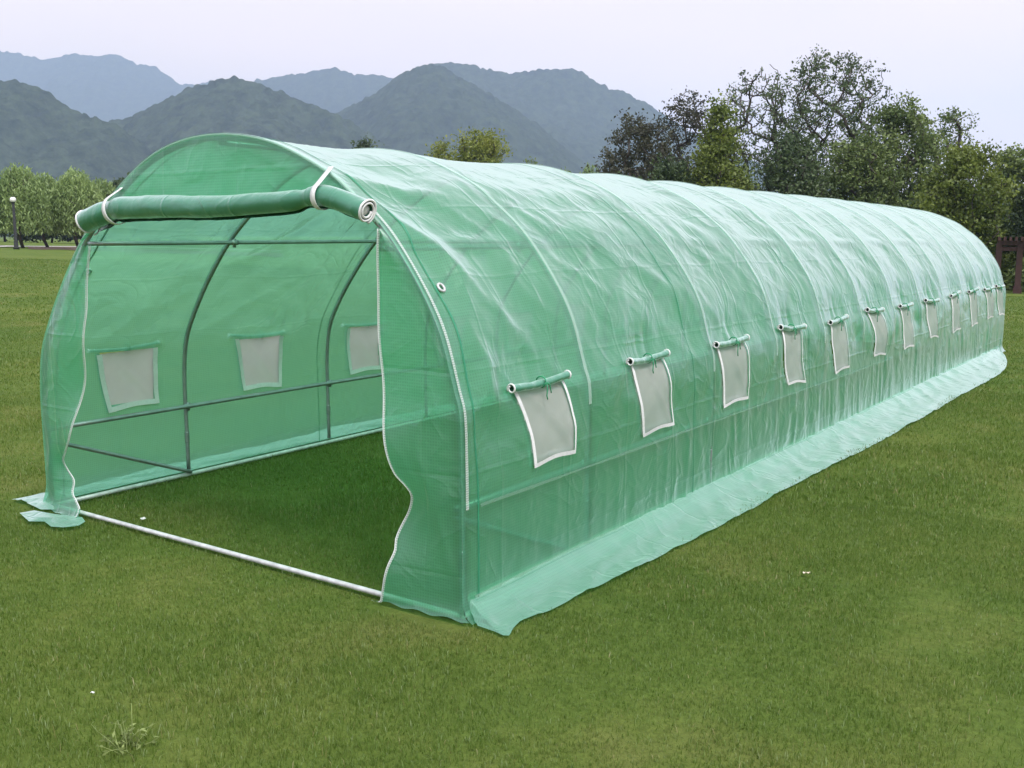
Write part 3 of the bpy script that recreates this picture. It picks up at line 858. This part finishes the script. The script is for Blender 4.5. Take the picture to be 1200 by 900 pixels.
# ------------------------------------------------------------------ lawn blades
def lawn():
    rng = np.random.default_rng(5)
    Vs = []; Fs = []; As = []; base = 0
    bands = [(2.3, 6, 11000, .0028, .029), (6, 11, 4200, .0044, .029), (11, 20, 1100, .009, .030), (20, 45, 170, .022, .036)]
    half = math.radians(44); mid = math.atan2(HF[1], HF[0])
    for r0, r1, dens, w, h in bands:
        area = half*(r1*r1-r0*r0); n = int(area*dens)
        r = np.sqrt(rng.uniform(r0*r0, r1*r1, n)); a = mid+rng.uniform(-half, half, n)
        x = CAM[0]+r*np.cos(a); y = CAM[1]+r*np.sin(a)
        keep0 = (np.abs(a-mid) < math.radians(30)) | (rng.random(n) < .5)
        keep = keep0 & (fbm(x*2.3, y*2.3, 8, 2) > rng.uniform(-.1, .46, n))
        on_skirt = (y > -.02) & (y < LEN+.1) & (x > 1.45) & (x < np.interp(y, SKIRT_EDGE[:, 1], SKIRT_EDGE[:, 0])-.015-.07*rng.random(n))
        on_skirt |= (y > -.05) & (y < LEN) & (x < -1.49) & (x > -1.80)
        on_skirt |= (np.abs(x-1.28) < .24) & (y > -.11) & (y < .0)
        keep &= ~on_skirt
        x, y, r = x[keep], y[keep], r[keep]; n = len(x)
        z = tz(x, y)
        ph = rng.uniform(0, 2*PI, n); lean = rng.uniform(.15, .95, n)
        patch = fbm(x*.9, y*.9, 44, 3)
        hh = h*(.4+.85*rng.random(n)+.7*(rng.random(n) > .985))*(.35+1.25*patch)
        ww = w*(.7+.6*rng.random(n))
        yaw = rng.uniform(0, PI, n)
        sx, sy = np.cos(yaw)*ww/2, np.sin(yaw)*ww/2
        lx, ly = np.cos(ph)*hh*lean, np.sin(ph)*hh*lean
        P0 = np.c_[x-sx, y-sy, z-.004]; P1 = np.c_[x+sx, y+sy, z-.004]
        P2 = np.c_[x+sx*.7+lx*.4, y+sy*.7+ly*.4, z+hh*.62]; P3 = np.c_[x-sx*.7+lx*.4, y-sy*.7+ly*.4, z+hh*.62]
        P4 = np.c_[x+lx, y+ly, z+hh*(1-.35*lean)]
        V = np.stack([P0, P1, P2, P3, P4], 1).reshape(-1, 3)
        i = np.arange(n)*5+base
        F = np.concatenate([np.c_[i, i+1, i+2], np.c_[i, i+2, i+3], np.c_[i+3, i+2, i+4]])
        tint = rng.random(n)**3*.75; dry = rng.random(n) < .022*(1+3*(fbm(x*.8+5, y*.8, 71, 3) > .56)); tint[dry] = 1.0
        Vs.append(V); Fs.append(F); As.append(np.repeat(tint, 5)); base += len(V)
    o = mesh_np('grass', np.concatenate(Vs), np.concatenate(Fs), M['blade'], attr=np.concatenate(As))
    return tag(o, 'short mown green lawn grass all round the polytunnel', 'grass', kind='stuff')
lawn()

# ------------------------------------------------------------------ trees
def tubes_np(segs, n=5):
    """segs: list of (points, radii)"""
    b = MB()
    for P, r in segs: b.add(*tube(P, r, n, True))
    return b
def leaf_mesh(C, size, rng, droop=0.0, aspect=1.6):
    n = len(C)
    d = rng.normal(size=(n, 3)); d[:, 2] = d[:, 2]*(1-droop)-droop*1.6; d /= np.linalg.norm(d, axis=1)[:, None]
    e = rng.normal(size=(n, 3)); e -= d*(e*d).sum(1)[:, None]; e /= np.linalg.norm(e, axis=1)[:, None]
    s = size*(.6+.8*rng.random(n))[:, None]
    d = d*s*aspect/2; e = e*s/2
    bend = np.cross(d, e); bend /= np.linalg.norm(bend, axis=1)[:, None]+1e-9; bend = bend*s*.18
    V = np.stack([C-d, C+e+bend, C+d, C-e+bend], 1).reshape(-1, 3)
    i = np.arange(n)*4
    return V, np.concatenate([np.c_[i, i+1, i+2], np.c_[i, i+2, i+3]])
def env(form, z):
    if form == 'cone': return (1-z)**.75*1.02+.05
    if form == 'bush': return math.sqrt(max(.03, 1-z*z))
    if form == 'fan': return min(1, max(.12, (z-.16)/.42))*math.sqrt(max(.02, 1-max(0, (z-.60)/.41)**2))
    return math.sqrt(max(.03, 1-((z-.60)/.44)**2)) if z > .18 else .15
def grow_tree(rng, H, Wd, form='round', n=260, low=.24, lean=.12, straight=.6):
    """points spread through the crown are joined one by one to the nearest branch; returns tubes by level and tips"""
    T = []
    sd = int(rng.integers(1000))
    while len(T) < n:
        z = rng.uniform(low, 1.0); e = env(form, z); ph = rng.uniform(0, 2*PI)
        if rng.random() > e+.12: continue
        rr = e*Wd/2*(rng.uniform(.12, 1)**.6)*(.72+.56*float(vnoise(ph*1.3+sd, z*4.2, sd)))
        T.append((math.cos(ph)*rr, math.sin(ph)*rr, z*H*(.93+.07*rng.random())))
    T = np.array(T)
    base_h = H*max(.14, low*.75)
    nodes = [np.zeros(3)]; par = [-1]
    nt_ = 7; top = H*(.62 if form != 'cone' else .93)
    off = np.cumsum(rng.normal(size=(nt_, 2))*H*.012, axis=0)
    for k in range(1, nt_):
        nodes.append(np.array([off[k, 0], off[k, 1], top*k/(nt_-1)])); par.append(k-1)
    ntr = len(nodes)
    T = T[np.argsort(np.linalg.norm(T-np.array([0, 0, H*.35]), axis=1)+rng.normal(size=n)*H*.04)]
    is_tip = []
    for t in T:
        A = np.array(nodes); dv = t-A; d = np.linalg.norm(dv, axis=1)
        cost = d*(1.0+.9*np.clip(A[:, 2]-t[2]+.25*d, 0, None)/(d+1e-6)) + np.where(A[:, 2] < base_h, 1e3, 0)
        i = int(np.argmin(cost)); a = nodes[i]; steps = 3 if d[i] > H*.06 else 2
        last = i
        for q in range(1, steps+1):
            f = q/steps; p = a+(t-a)*f
            p = p+np.array([0, 0, -.10*d[i]*math.sin(PI*f)])+rng.normal(size=3)*d[i]*.028*(f < 1)
            nodes.append(p); par.append(last); last = len(nodes)-1
        is_tip.append(last)
    m = len(nodes); w = np.zeros(m)
    kids = [[] for _ in range(m)]
    for i in range(1, m): kids[par[i]].append(i)
    for i in range(m-1, -1, -1): w[i] += 1 if not kids[i] else 0; w[par[i]] += w[i] if i else 0
    rad = np.maximum(.018, H*.022*(w/w[0])**.47)
    segs = []; A = np.array(nodes)
    def run(start, first, lev):
        chain = [start, first]; cur = first
        while kids[cur]:
            ks = sorted(kids[cur], key=lambda k: -w[k])
            for k in ks[1:]: stack.append((cur, k, lev-1))
            cur = ks[0]; chain.append(cur)
        r = rad[chain].copy(); r[0] = r[1]
        segs.append((A[chain], r, lev))
    stack = []
    ks = sorted(kids[0], key=lambda k: -w[k]); run(0, ks[0], 9)
    for k in ks[1:]: stack.append((0, k, 8))
    while stack:
        st, k, lv = stack.pop(); run(st, k, lv)
    return segs, A[is_tip]
def tree(name, label, u, dist, H, Wd, mat, seed, leaves=9000, leaf=.2, cl=.5, n=260, fill=0.0, group=None, cat='tree', form='round', droop=0.0, bare=0.0, low=.24):
    rng = np.random.default_rng(seed)
    g = ground_at(u, dist)
    segs, tips = grow_tree(rng, H, Wd, form, n, low)
    t = empty(name, g); tag(t, label, cat, group)
    b = tubes_np([(P, r) for P, r, lev in segs if lev == 9], 8); b.build('trunk', M['bark'], t)
    b = tubes_np([(P, r) for P, r, lev in segs if lev < 9], 4); b.build('limbs', M['bark'], t)
    keep = rng.random(len(tips)) > bare*np.clip((tips[:, 2]/H-.5)/.4, 0, 1); cen = tips[keep]
    n1 = int(leaves*(1-fill)); k = rng.integers(0, len(cen), n1)
    sz = (cl*(.5+rng.random(len(cen))))[k]
    q = rng.normal(size=(n1, 3)); q *= (sz/1.7)[:, None]*np.array([1, 1, .7])
    parts = [cen[k]+q]
    if fill:
        n2 = int(leaves*fill); K = 150
        idx = rng.integers(0, len(cen), K); cc = cen[idx]*np.array([.82, .82, .96])
        sz = (.4+1.0*rng.random(K))*Wd*.075+.1; k = rng.integers(0, K, n2)
        q = rng.normal(size=(n2, 3)); q /= np.linalg.norm(q, axis=1)[:, None]
        parts.append(cc[k]+q*(sz[k]*rng.uniform(.3, 1.2, n2)**.6)[:, None]*np.array([1, 1, .7]))
    C = np.concatenate(parts); C = C[C[:, 2] > .15]
    V, F = leaf_mesh(C, leaf, rng, droop)
    tint = np.clip(.5+.9*(fbm(C[:, 0]*.8+seed, C[:, 2]*.8+C[:, 1]*.5, seed, 2)-.5)+rng.normal(size=len(C))*.17, 0, 1)
    mesh_np('crown', V, F, M[mat], t, attr=np.repeat(tint, 4))
    return t
def willow(label, u, dist, H, Wd, seed, mat='leaf_willow', group=None, strands=420):
    rng = np.random.default_rng(seed); g = ground_at(u, dist)
    t = empty('willow_tree', g); tag(t, label, 'tree', group)
    segs, tips = grow_tree(rng, H*.95, Wd*.85, 'round', 60, .4)
    tubes_np([(P, r) for P, r, lev in segs if lev == 9], 8).build('trunk', M['bark'], t)
    tubes_np([(P, r) for P, r, lev in segs if lev < 9], 5).build('limbs', M['bark'], t)
    C = []; 
    for k in range(strands):
        ph = rng.uniform(0, 2*PI); q = math.sqrt(rng.uniform(0, 1))
        r = q*Wd/2; top = H*(1-.42*q**2.2)*(.86+.14*rng.random())
        ln = H*rng.uniform(.2, .62)*(.45+.65*q); lowest = H*.2
        z = np.arange(0, ln, .11); z = top-z; z = z[z > lowest*(.8+.5*rng.random())]
        x = math.cos(ph)*r+np.cumsum(rng.normal(size=len(z))*.022); y = math.sin(ph)*r+np.cumsum(rng.normal(size=len(z))*.022)
        # strand starts by arching outward
        C.append(np.c_[x, y, z])
    C = np.concatenate(C); C = C+rng.normal(size=C.shape)*.05
    V, F = leaf_mesh(C, .085, rng, droop=.88, aspect=3.6)
    tint = np.clip(.5+1.0*(fbm(C[:, 0]*.9+seed, C[:, 2]*.7+C[:, 1]*.6, seed, 2)-.5)+rng.normal(size=len(C))*.16, 0, 1)
    mesh_np('crown', V, F, M[mat], t, attr=np.repeat(tint, 4))
    return t
def bush(label, u, dist, H, Wd, mat, seed, n=5200, leaf=.17, group=None):
    return tree('bush', label, u, dist, H, Wd, mat, seed, leaves=n, leaf=leaf, cl=.45, n=120, low=.1, fill=.6, form='bush', cat='bush', group=group)

def hgt(u, vtop, dist):
    g = ground_at(u, dist); d = ray(u, vtop); k = dist/math.hypot(d[0], d[1])
    return CAM[2]+d[2]*k-g[2]
def wid(px, dist): return px/FPX*dist*1.05
GR = 'mixed trees at the edge of the lawn behind the polytunnel'
TREES = [  # kind, label, photo column, distance, photo row of the top, width in photo pixels, leaves, shape
    ('broadleaf_tree', 'dark brownish rounded tree, leftmost of the tall trees behind the tunnel', 744, 62, 131, 74, 'leaf_brown', dict(leaves=10400, leaf=0.111, fill=.25, cl=.55, n=230, low=.3)),
    ('broadleaf_tree', 'airy brown tree with thin leafy twigs between the dark rounded tree and the green cone', 800, 66, 106, 88, 'leaf_brown', dict(leaves=6720, leaf=0.104, n=300, cl=.42, form='fan', low=.36)),
    ('conical_tree', 'bright yellow green cone shaped tree in front of the bare-topped trees', 840, 56, 114, 98, 'leaf_green', dict(leaves=17600, leaf=0.118, fill=.4, form='cone', cl=.5, n=320, low=.14)),
    ('broadleaf_tree', 'tall thin-leaved tree with bare twiggy top just right of the green cone', 886, 70, 72, 116, 'leaf_dark', dict(leaves=6720, leaf=0.096, n=480, cl=.34, form='fan', bare=.6, low=.34)),
    ('broadleaf_tree', 'tallest tree, wide open crown with small leaf clumps and bare limbs against the sky', 966, 66, 55, 144, 'leaf_dark', dict(leaves=12000, leaf=0.104, n=620, cl=.34, form='fan', bare=.1, low=.34)),
    ('evergreen_tree', 'dark dense low evergreen under the tallest open-crowned tree', 928, 58, 154, 88, 'leaf_dark', dict(leaves=9500, leaf=.12, fill=.12, cl=.5, n=260, form='fan', low=.2)),
    ('broadleaf_tree', 'tall leafy green tree with an uneven flat crown right of the tallest tree', 1050, 63, 116, 92, 'leaf_mid', dict(leaves=15200, leaf=0.118, fill=.25, cl=.5, n=300, form='fan', low=.28)),
    ('broadleaf_tree', 'dark green tree filling the gap below the tallest tree on its right side', 1004, 60, 156, 88, 'leaf_mid', dict(leaves=10000, leaf=.12, fill=.12, cl=.48, n=280, form='fan', low=.2)),
    ('broadleaf_tree', 'thin pale-leaved tree showing sky between its twigs beside the flat crown', 1106, 70, 124, 60, 'leaf_mid', dict(leaves=4480, leaf=0.104, n=260, cl=.36, low=.3)),
    ('broadleaf_tree', 'rounded light green tree with a forked dark trunk above the far tunnel end', 1128, 52, 170, 74, 'leaf_green', dict(leaves=15200, leaf=0.104, fill=.25, cl=.42, n=260)),
    ('broadleaf_tree', 'slender tree with loose top at the right edge behind the red pergola', 1183, 60, 172, 58, 'leaf_mid', dict(leaves=11200, leaf=0.111, fill=.2, cl=.42, n=260, low=.14)),
    ('broadleaf_tree', 'dark tree beyond the right edge of the pergola', 1235, 58, 190, 80, 'leaf_dark', dict(leaves=13600, leaf=0.118, fill=.4, cl=.5)),
    ('broadleaf_tree', 'small dark tree at the foot of the brown airy tree', 786, 56, 186, 56, 'leaf_dark', dict(leaves=9600, leaf=0.111, fill=.4, cl=.45)),
    ('broadleaf_tree', 'yellow green tree whose top shows over the tunnel roof near the middle of the ridge', 566, 85, 150, 64, 'leaf_yellow', dict(leaves=12800, leaf=0.141, fill=.2, cl=.6, n=220, low=.2)),
    ('broadleaf_tree', 'low yellow green treetop just left of the larger one over the roof', 517, 88, 165, 40, 'leaf_yellow', dict(leaves=8800, leaf=0.141, fill=.3, cl=.55, n=160, low=.2)),
    ('broadleaf_tree', 'tiny dark treetop peeping over the front part of the roof', 430, 95, 165, 32, 'leaf_dark', dict(leaves=8000, leaf=0.148, fill=.4, cl=.55, n=140)),
    ('broadleaf_tree', 'small green treetop on the ridge right of the yellow green ones', 625, 100, 187, 26, 'leaf_mid', dict(leaves=7200, leaf=0.148, fill=.3, cl=.5, n=140)),
]
for k, (nm, lb, u, d, vt, wpx, mt, kw) in enumerate(TREES):
    tree(nm, lb, u, d, hgt(u, vt, d), wid(wpx, d), mt, 200+k, group=GR, **kw)
GW = 'willows and trees beyond the path on the left'
willow('pale willow treetop rising over the roof left of the dark rounded tree', 690, 100, hgt(690, 189, 100), wid(44, 100), 301, group=GR)
willow('low pale willow treetop over the roof, the smaller of two', 662, 104, hgt(662, 196, 104), wid(34, 104), 302, group=GR)
for k, (u, d, vt, wpx, lb) in enumerate([
        (26, 76, 191, 54, 'large weeping willow right behind the black lamp post'),
        (55, 84, 201, 42, 'slim willow between the lamp post willow and the twin-topped one'),
        (92, 78, 196, 56, 'willow with two rounded tops beside the tunnel door roll'),
        (122, 88, 208, 46, 'pale willow half hidden by the rolled door end'),
        (-12, 90, 203, 50, 'willow cut by the left edge of the photo')]):
    willow(lb, u, d, hgt(u, vt, d), wid(wpx, d), 320+k, group=GW, strands=640)
for k, (u, d, vt, wpx, mt, lb) in enumerate([
        (150, 130, 206, 60, 'leaf_dark', 'dark tree behind the pale willow at the tunnel roof corner'),
        (5, 140, 222, 60, 'leaf_dark', 'dark shrub-like tree low behind the lamp post'),
        (60, 140, 224, 70, 'leaf_dark', 'dark tree low behind the slim willow'),
        (105, 138, 222, 60, 'leaf_dark', 'dark tree low behind the twin-topped willow'),
        (200, 140, 210, 80, 'leaf_mid', 'green tree far behind the tunnel front')]):
    tree('broadleaf_tree', lb, u, d, hgt(u, vt, d), wid(wpx, d), mt, 340+k, leaves=7500, leaf=.3, fill=.6, n=140, cl=.7, low=.12, form='bush', group=GW)
GB = 'undergrowth along the far lawn edge'
for k, (u, d, vt, wpx, mt, lb) in enumerate([
        (730, 60, 205, 70, 'leaf_dark', 'dark bush under the dark rounded tree'),
        (790, 60, 212, 70, 'leaf_dark', 'dark bush left of the green cone tree'),
        (870, 62, 214, 80, 'leaf_dark', 'dark bush right of the green cone tree'),
        (945, 60, 214, 90, 'leaf_dark', 'dark bush under the tallest tree'),
        (1020, 60, 218, 80, 'leaf_dark', 'dark bush left of the flat crowned tree'),
        (1075, 56, 226, 70, 'leaf_mid', 'mid green bush beneath the flat crowned tree'),
        (1118, 57, 248, 60, 'leaf_mid', 'green bush behind the far end of the tunnel'),
        (1160, 64, 232, 64, 'leaf_dark', 'dark tall bush behind the pergola beams'),
        (1205, 64, 240, 64, 'leaf_mid', 'green bush right of the pergola'),
        (1184, 58, 300, 34, 'leaf_green', 'bright low bush seen between the pergola posts'),
        (1212, 55, 306, 30, 'leaf_mid', 'low bush at the right foot of the pergola')]):
    bush(lb, u, d, hgt(u, vt, d), wid(wpx, d), mt, 400+k, group=GB)

# ------------------------------------------------------------------ pergola
def pergola():
    d = 50.0; a = ground_at(1172, d); b = ground_at(1197, d)
    t = empty('pergola', (a+b)/2); tag(t, 'dark red timber pergola at the lawn edge behind the far end of the tunnel', 'pergola')
    o = (a+b)/2; ex = (b-a); ex[2] = 0; wdt = np.linalg.norm(ex); ex /= wdt; ey = np.array([-ex[1], ex[0], 0])
    H = hgt(1184, 282, d)
    ax = np.array([ex, ey, (0, 0, 1)])
    for sx in (-.5, .5, 1.5):
        for sy in (0, 2.2):
            m = MB(); m.box(ex*wdt*sx+ey*sy+np.array([0, 0, H*.47]), (.24, .24, H*.94), ax); m.box(ex*wdt*sx+ey*sy+np.array([0, 0, .12]), (.34, .34, .24), ax)
            m.build('post', M['pergola'], t, smooth=False)
    for sy in (0, 2.2):
        m = MB(); m.box(ex*wdt*.72+ey*sy+np.array([0, 0, H*.84]), (wdt*2.6, .10, .16), ax); m.build('tie_beam', M['pergola'], t, smooth=False)
        m = MB(); m.box(ex*wdt*.85+ey*sy+np.array([0, 0, H*.955]), (wdt*2.9, .14, .20), ax); m.build('top_beam', M['pergola'], t, smooth=False)
    for k in range(11):
        m = MB(); m.box(ex*wdt*(-.52+.27*k)+ey*1.1+np.array([0, 0, H*.955+.18]), (.10, 3.4, .16), ax); m.build('rafter', M['pergola'], t, smooth=False)
pergola()

# ------------------------------------------------------------------ lamp post
def lamp():
    d = 70.0; g = ground_at(18, d); H = hgt(18, 230, d)
    t = empty('lamp_post', g); tag(t, 'slim black lamp post with a round white globe beside the path', 'lamp post')
    b = MB(); b.tube([(0, 0, 0), (0, 0, .12), (0, 0, .14), (0, 0, .5), (0, 0, .52), (0, 0, H*.88)], [.18, .18, .13, .12, .09, .08], 12); b.build('post', M['dark'], t)
    b = MB(); b.tube([(0, 0, H*.865), (0, 0, H*.885), (0, 0, H*.90)], [.07, .13, .09], 12); b.build('collar', M['dark'], t)
    b = MB(); b.sphere((0, 0, H*.935), .18, 16, 12); b.build('globe', M['lamp_glass'], t)
    b = MB(); b.tube([(0, 0, H*.975), (0, 0, H*.985), (0, 0, H*1.0)], [.12, .09, .02], 12); b.build('cap', M['dark'], t)
lamp()

# ------------------------------------------------------------------ small things in the grass
def weed():
    g = on_ground(148, 876); rng = np.random.default_rng(3)
    t = empty('weed_tuft', g); tag(t, 'straggly pale yellow green weed tuft in the lawn near the bottom left', 'weed')
    b = MB(); lv = MB()
    for k in range(20):
        a = rng.uniform(0, 2*PI); ln = rng.uniform(.04, .13); el = rng.uniform(.15, 1.0)
        p = [np.array([rng.normal()*.03, rng.normal()*.02, 0])]; d = np.array([math.cos(a)*math.cos(el), math.sin(a)*math.cos(el), math.sin(el)])
        for s in range(4): d = d+rng.normal(size=3)*.2; d /= np.linalg.norm(d); p.append(p[-1]+d*ln/4); p[-1][2] = max(p[-1][2], .01)
        b.tube(p, [.0016, .0015, .0013, .001, .0007], 4)
        for q in p[1:]:
            e = rng.normal(size=3); e /= np.linalg.norm(e); f = np.cross(e, d); f /= np.linalg.norm(f)
            lv.add([q, q+e*.012+f*.004, q+e*.022, q+e*.012-f*.004], [(0, 1, 2, 3)])
    b.tube([(.03, 0, 0), (.034, .002, .08), (.033, .004, .15)], .0016, 4)
    stem = plain('weed_stems', (.20, .25, .08), .8)
    b.build('stems', stem, t); lv.build('leaves', stem, t, smooth=False)
weed()
def scrap(label, u, v, s, seed, mat):
    g = on_ground(u, v); rng = np.random.default_rng(seed); V = []; 
    for i in range(5):
        for j in range(4): V.append((( i-2)*s/4+rng.normal()*s*.06, (j-1.5)*s/5+rng.normal()*s*.06, .02+abs(rng.normal())*s*.18))
    o = mesh('paper_scrap', V, grid_faces(5, 4), mat, smooth=False); o.location = tuple(g)
    md = o.modifiers.new('thick', 'SOLIDIFY'); md.thickness = .002
    return tag(o, label, 'litter', 'scraps of litter lying in the grass')
scrap('small white crumpled scrap on the shaded grass inside the doorway', 168, 612, .032, 1, M['white'])
scrap('tiny pale scrap alone on the open lawn right of the tunnel', 945, 677, .028, 2, plain('pale_tan_scrap', (.75, .62, .5), .7))
scrap('tiny white speck of litter on the lawn at the lower left', 109, 818, .012, 3, M['white'])
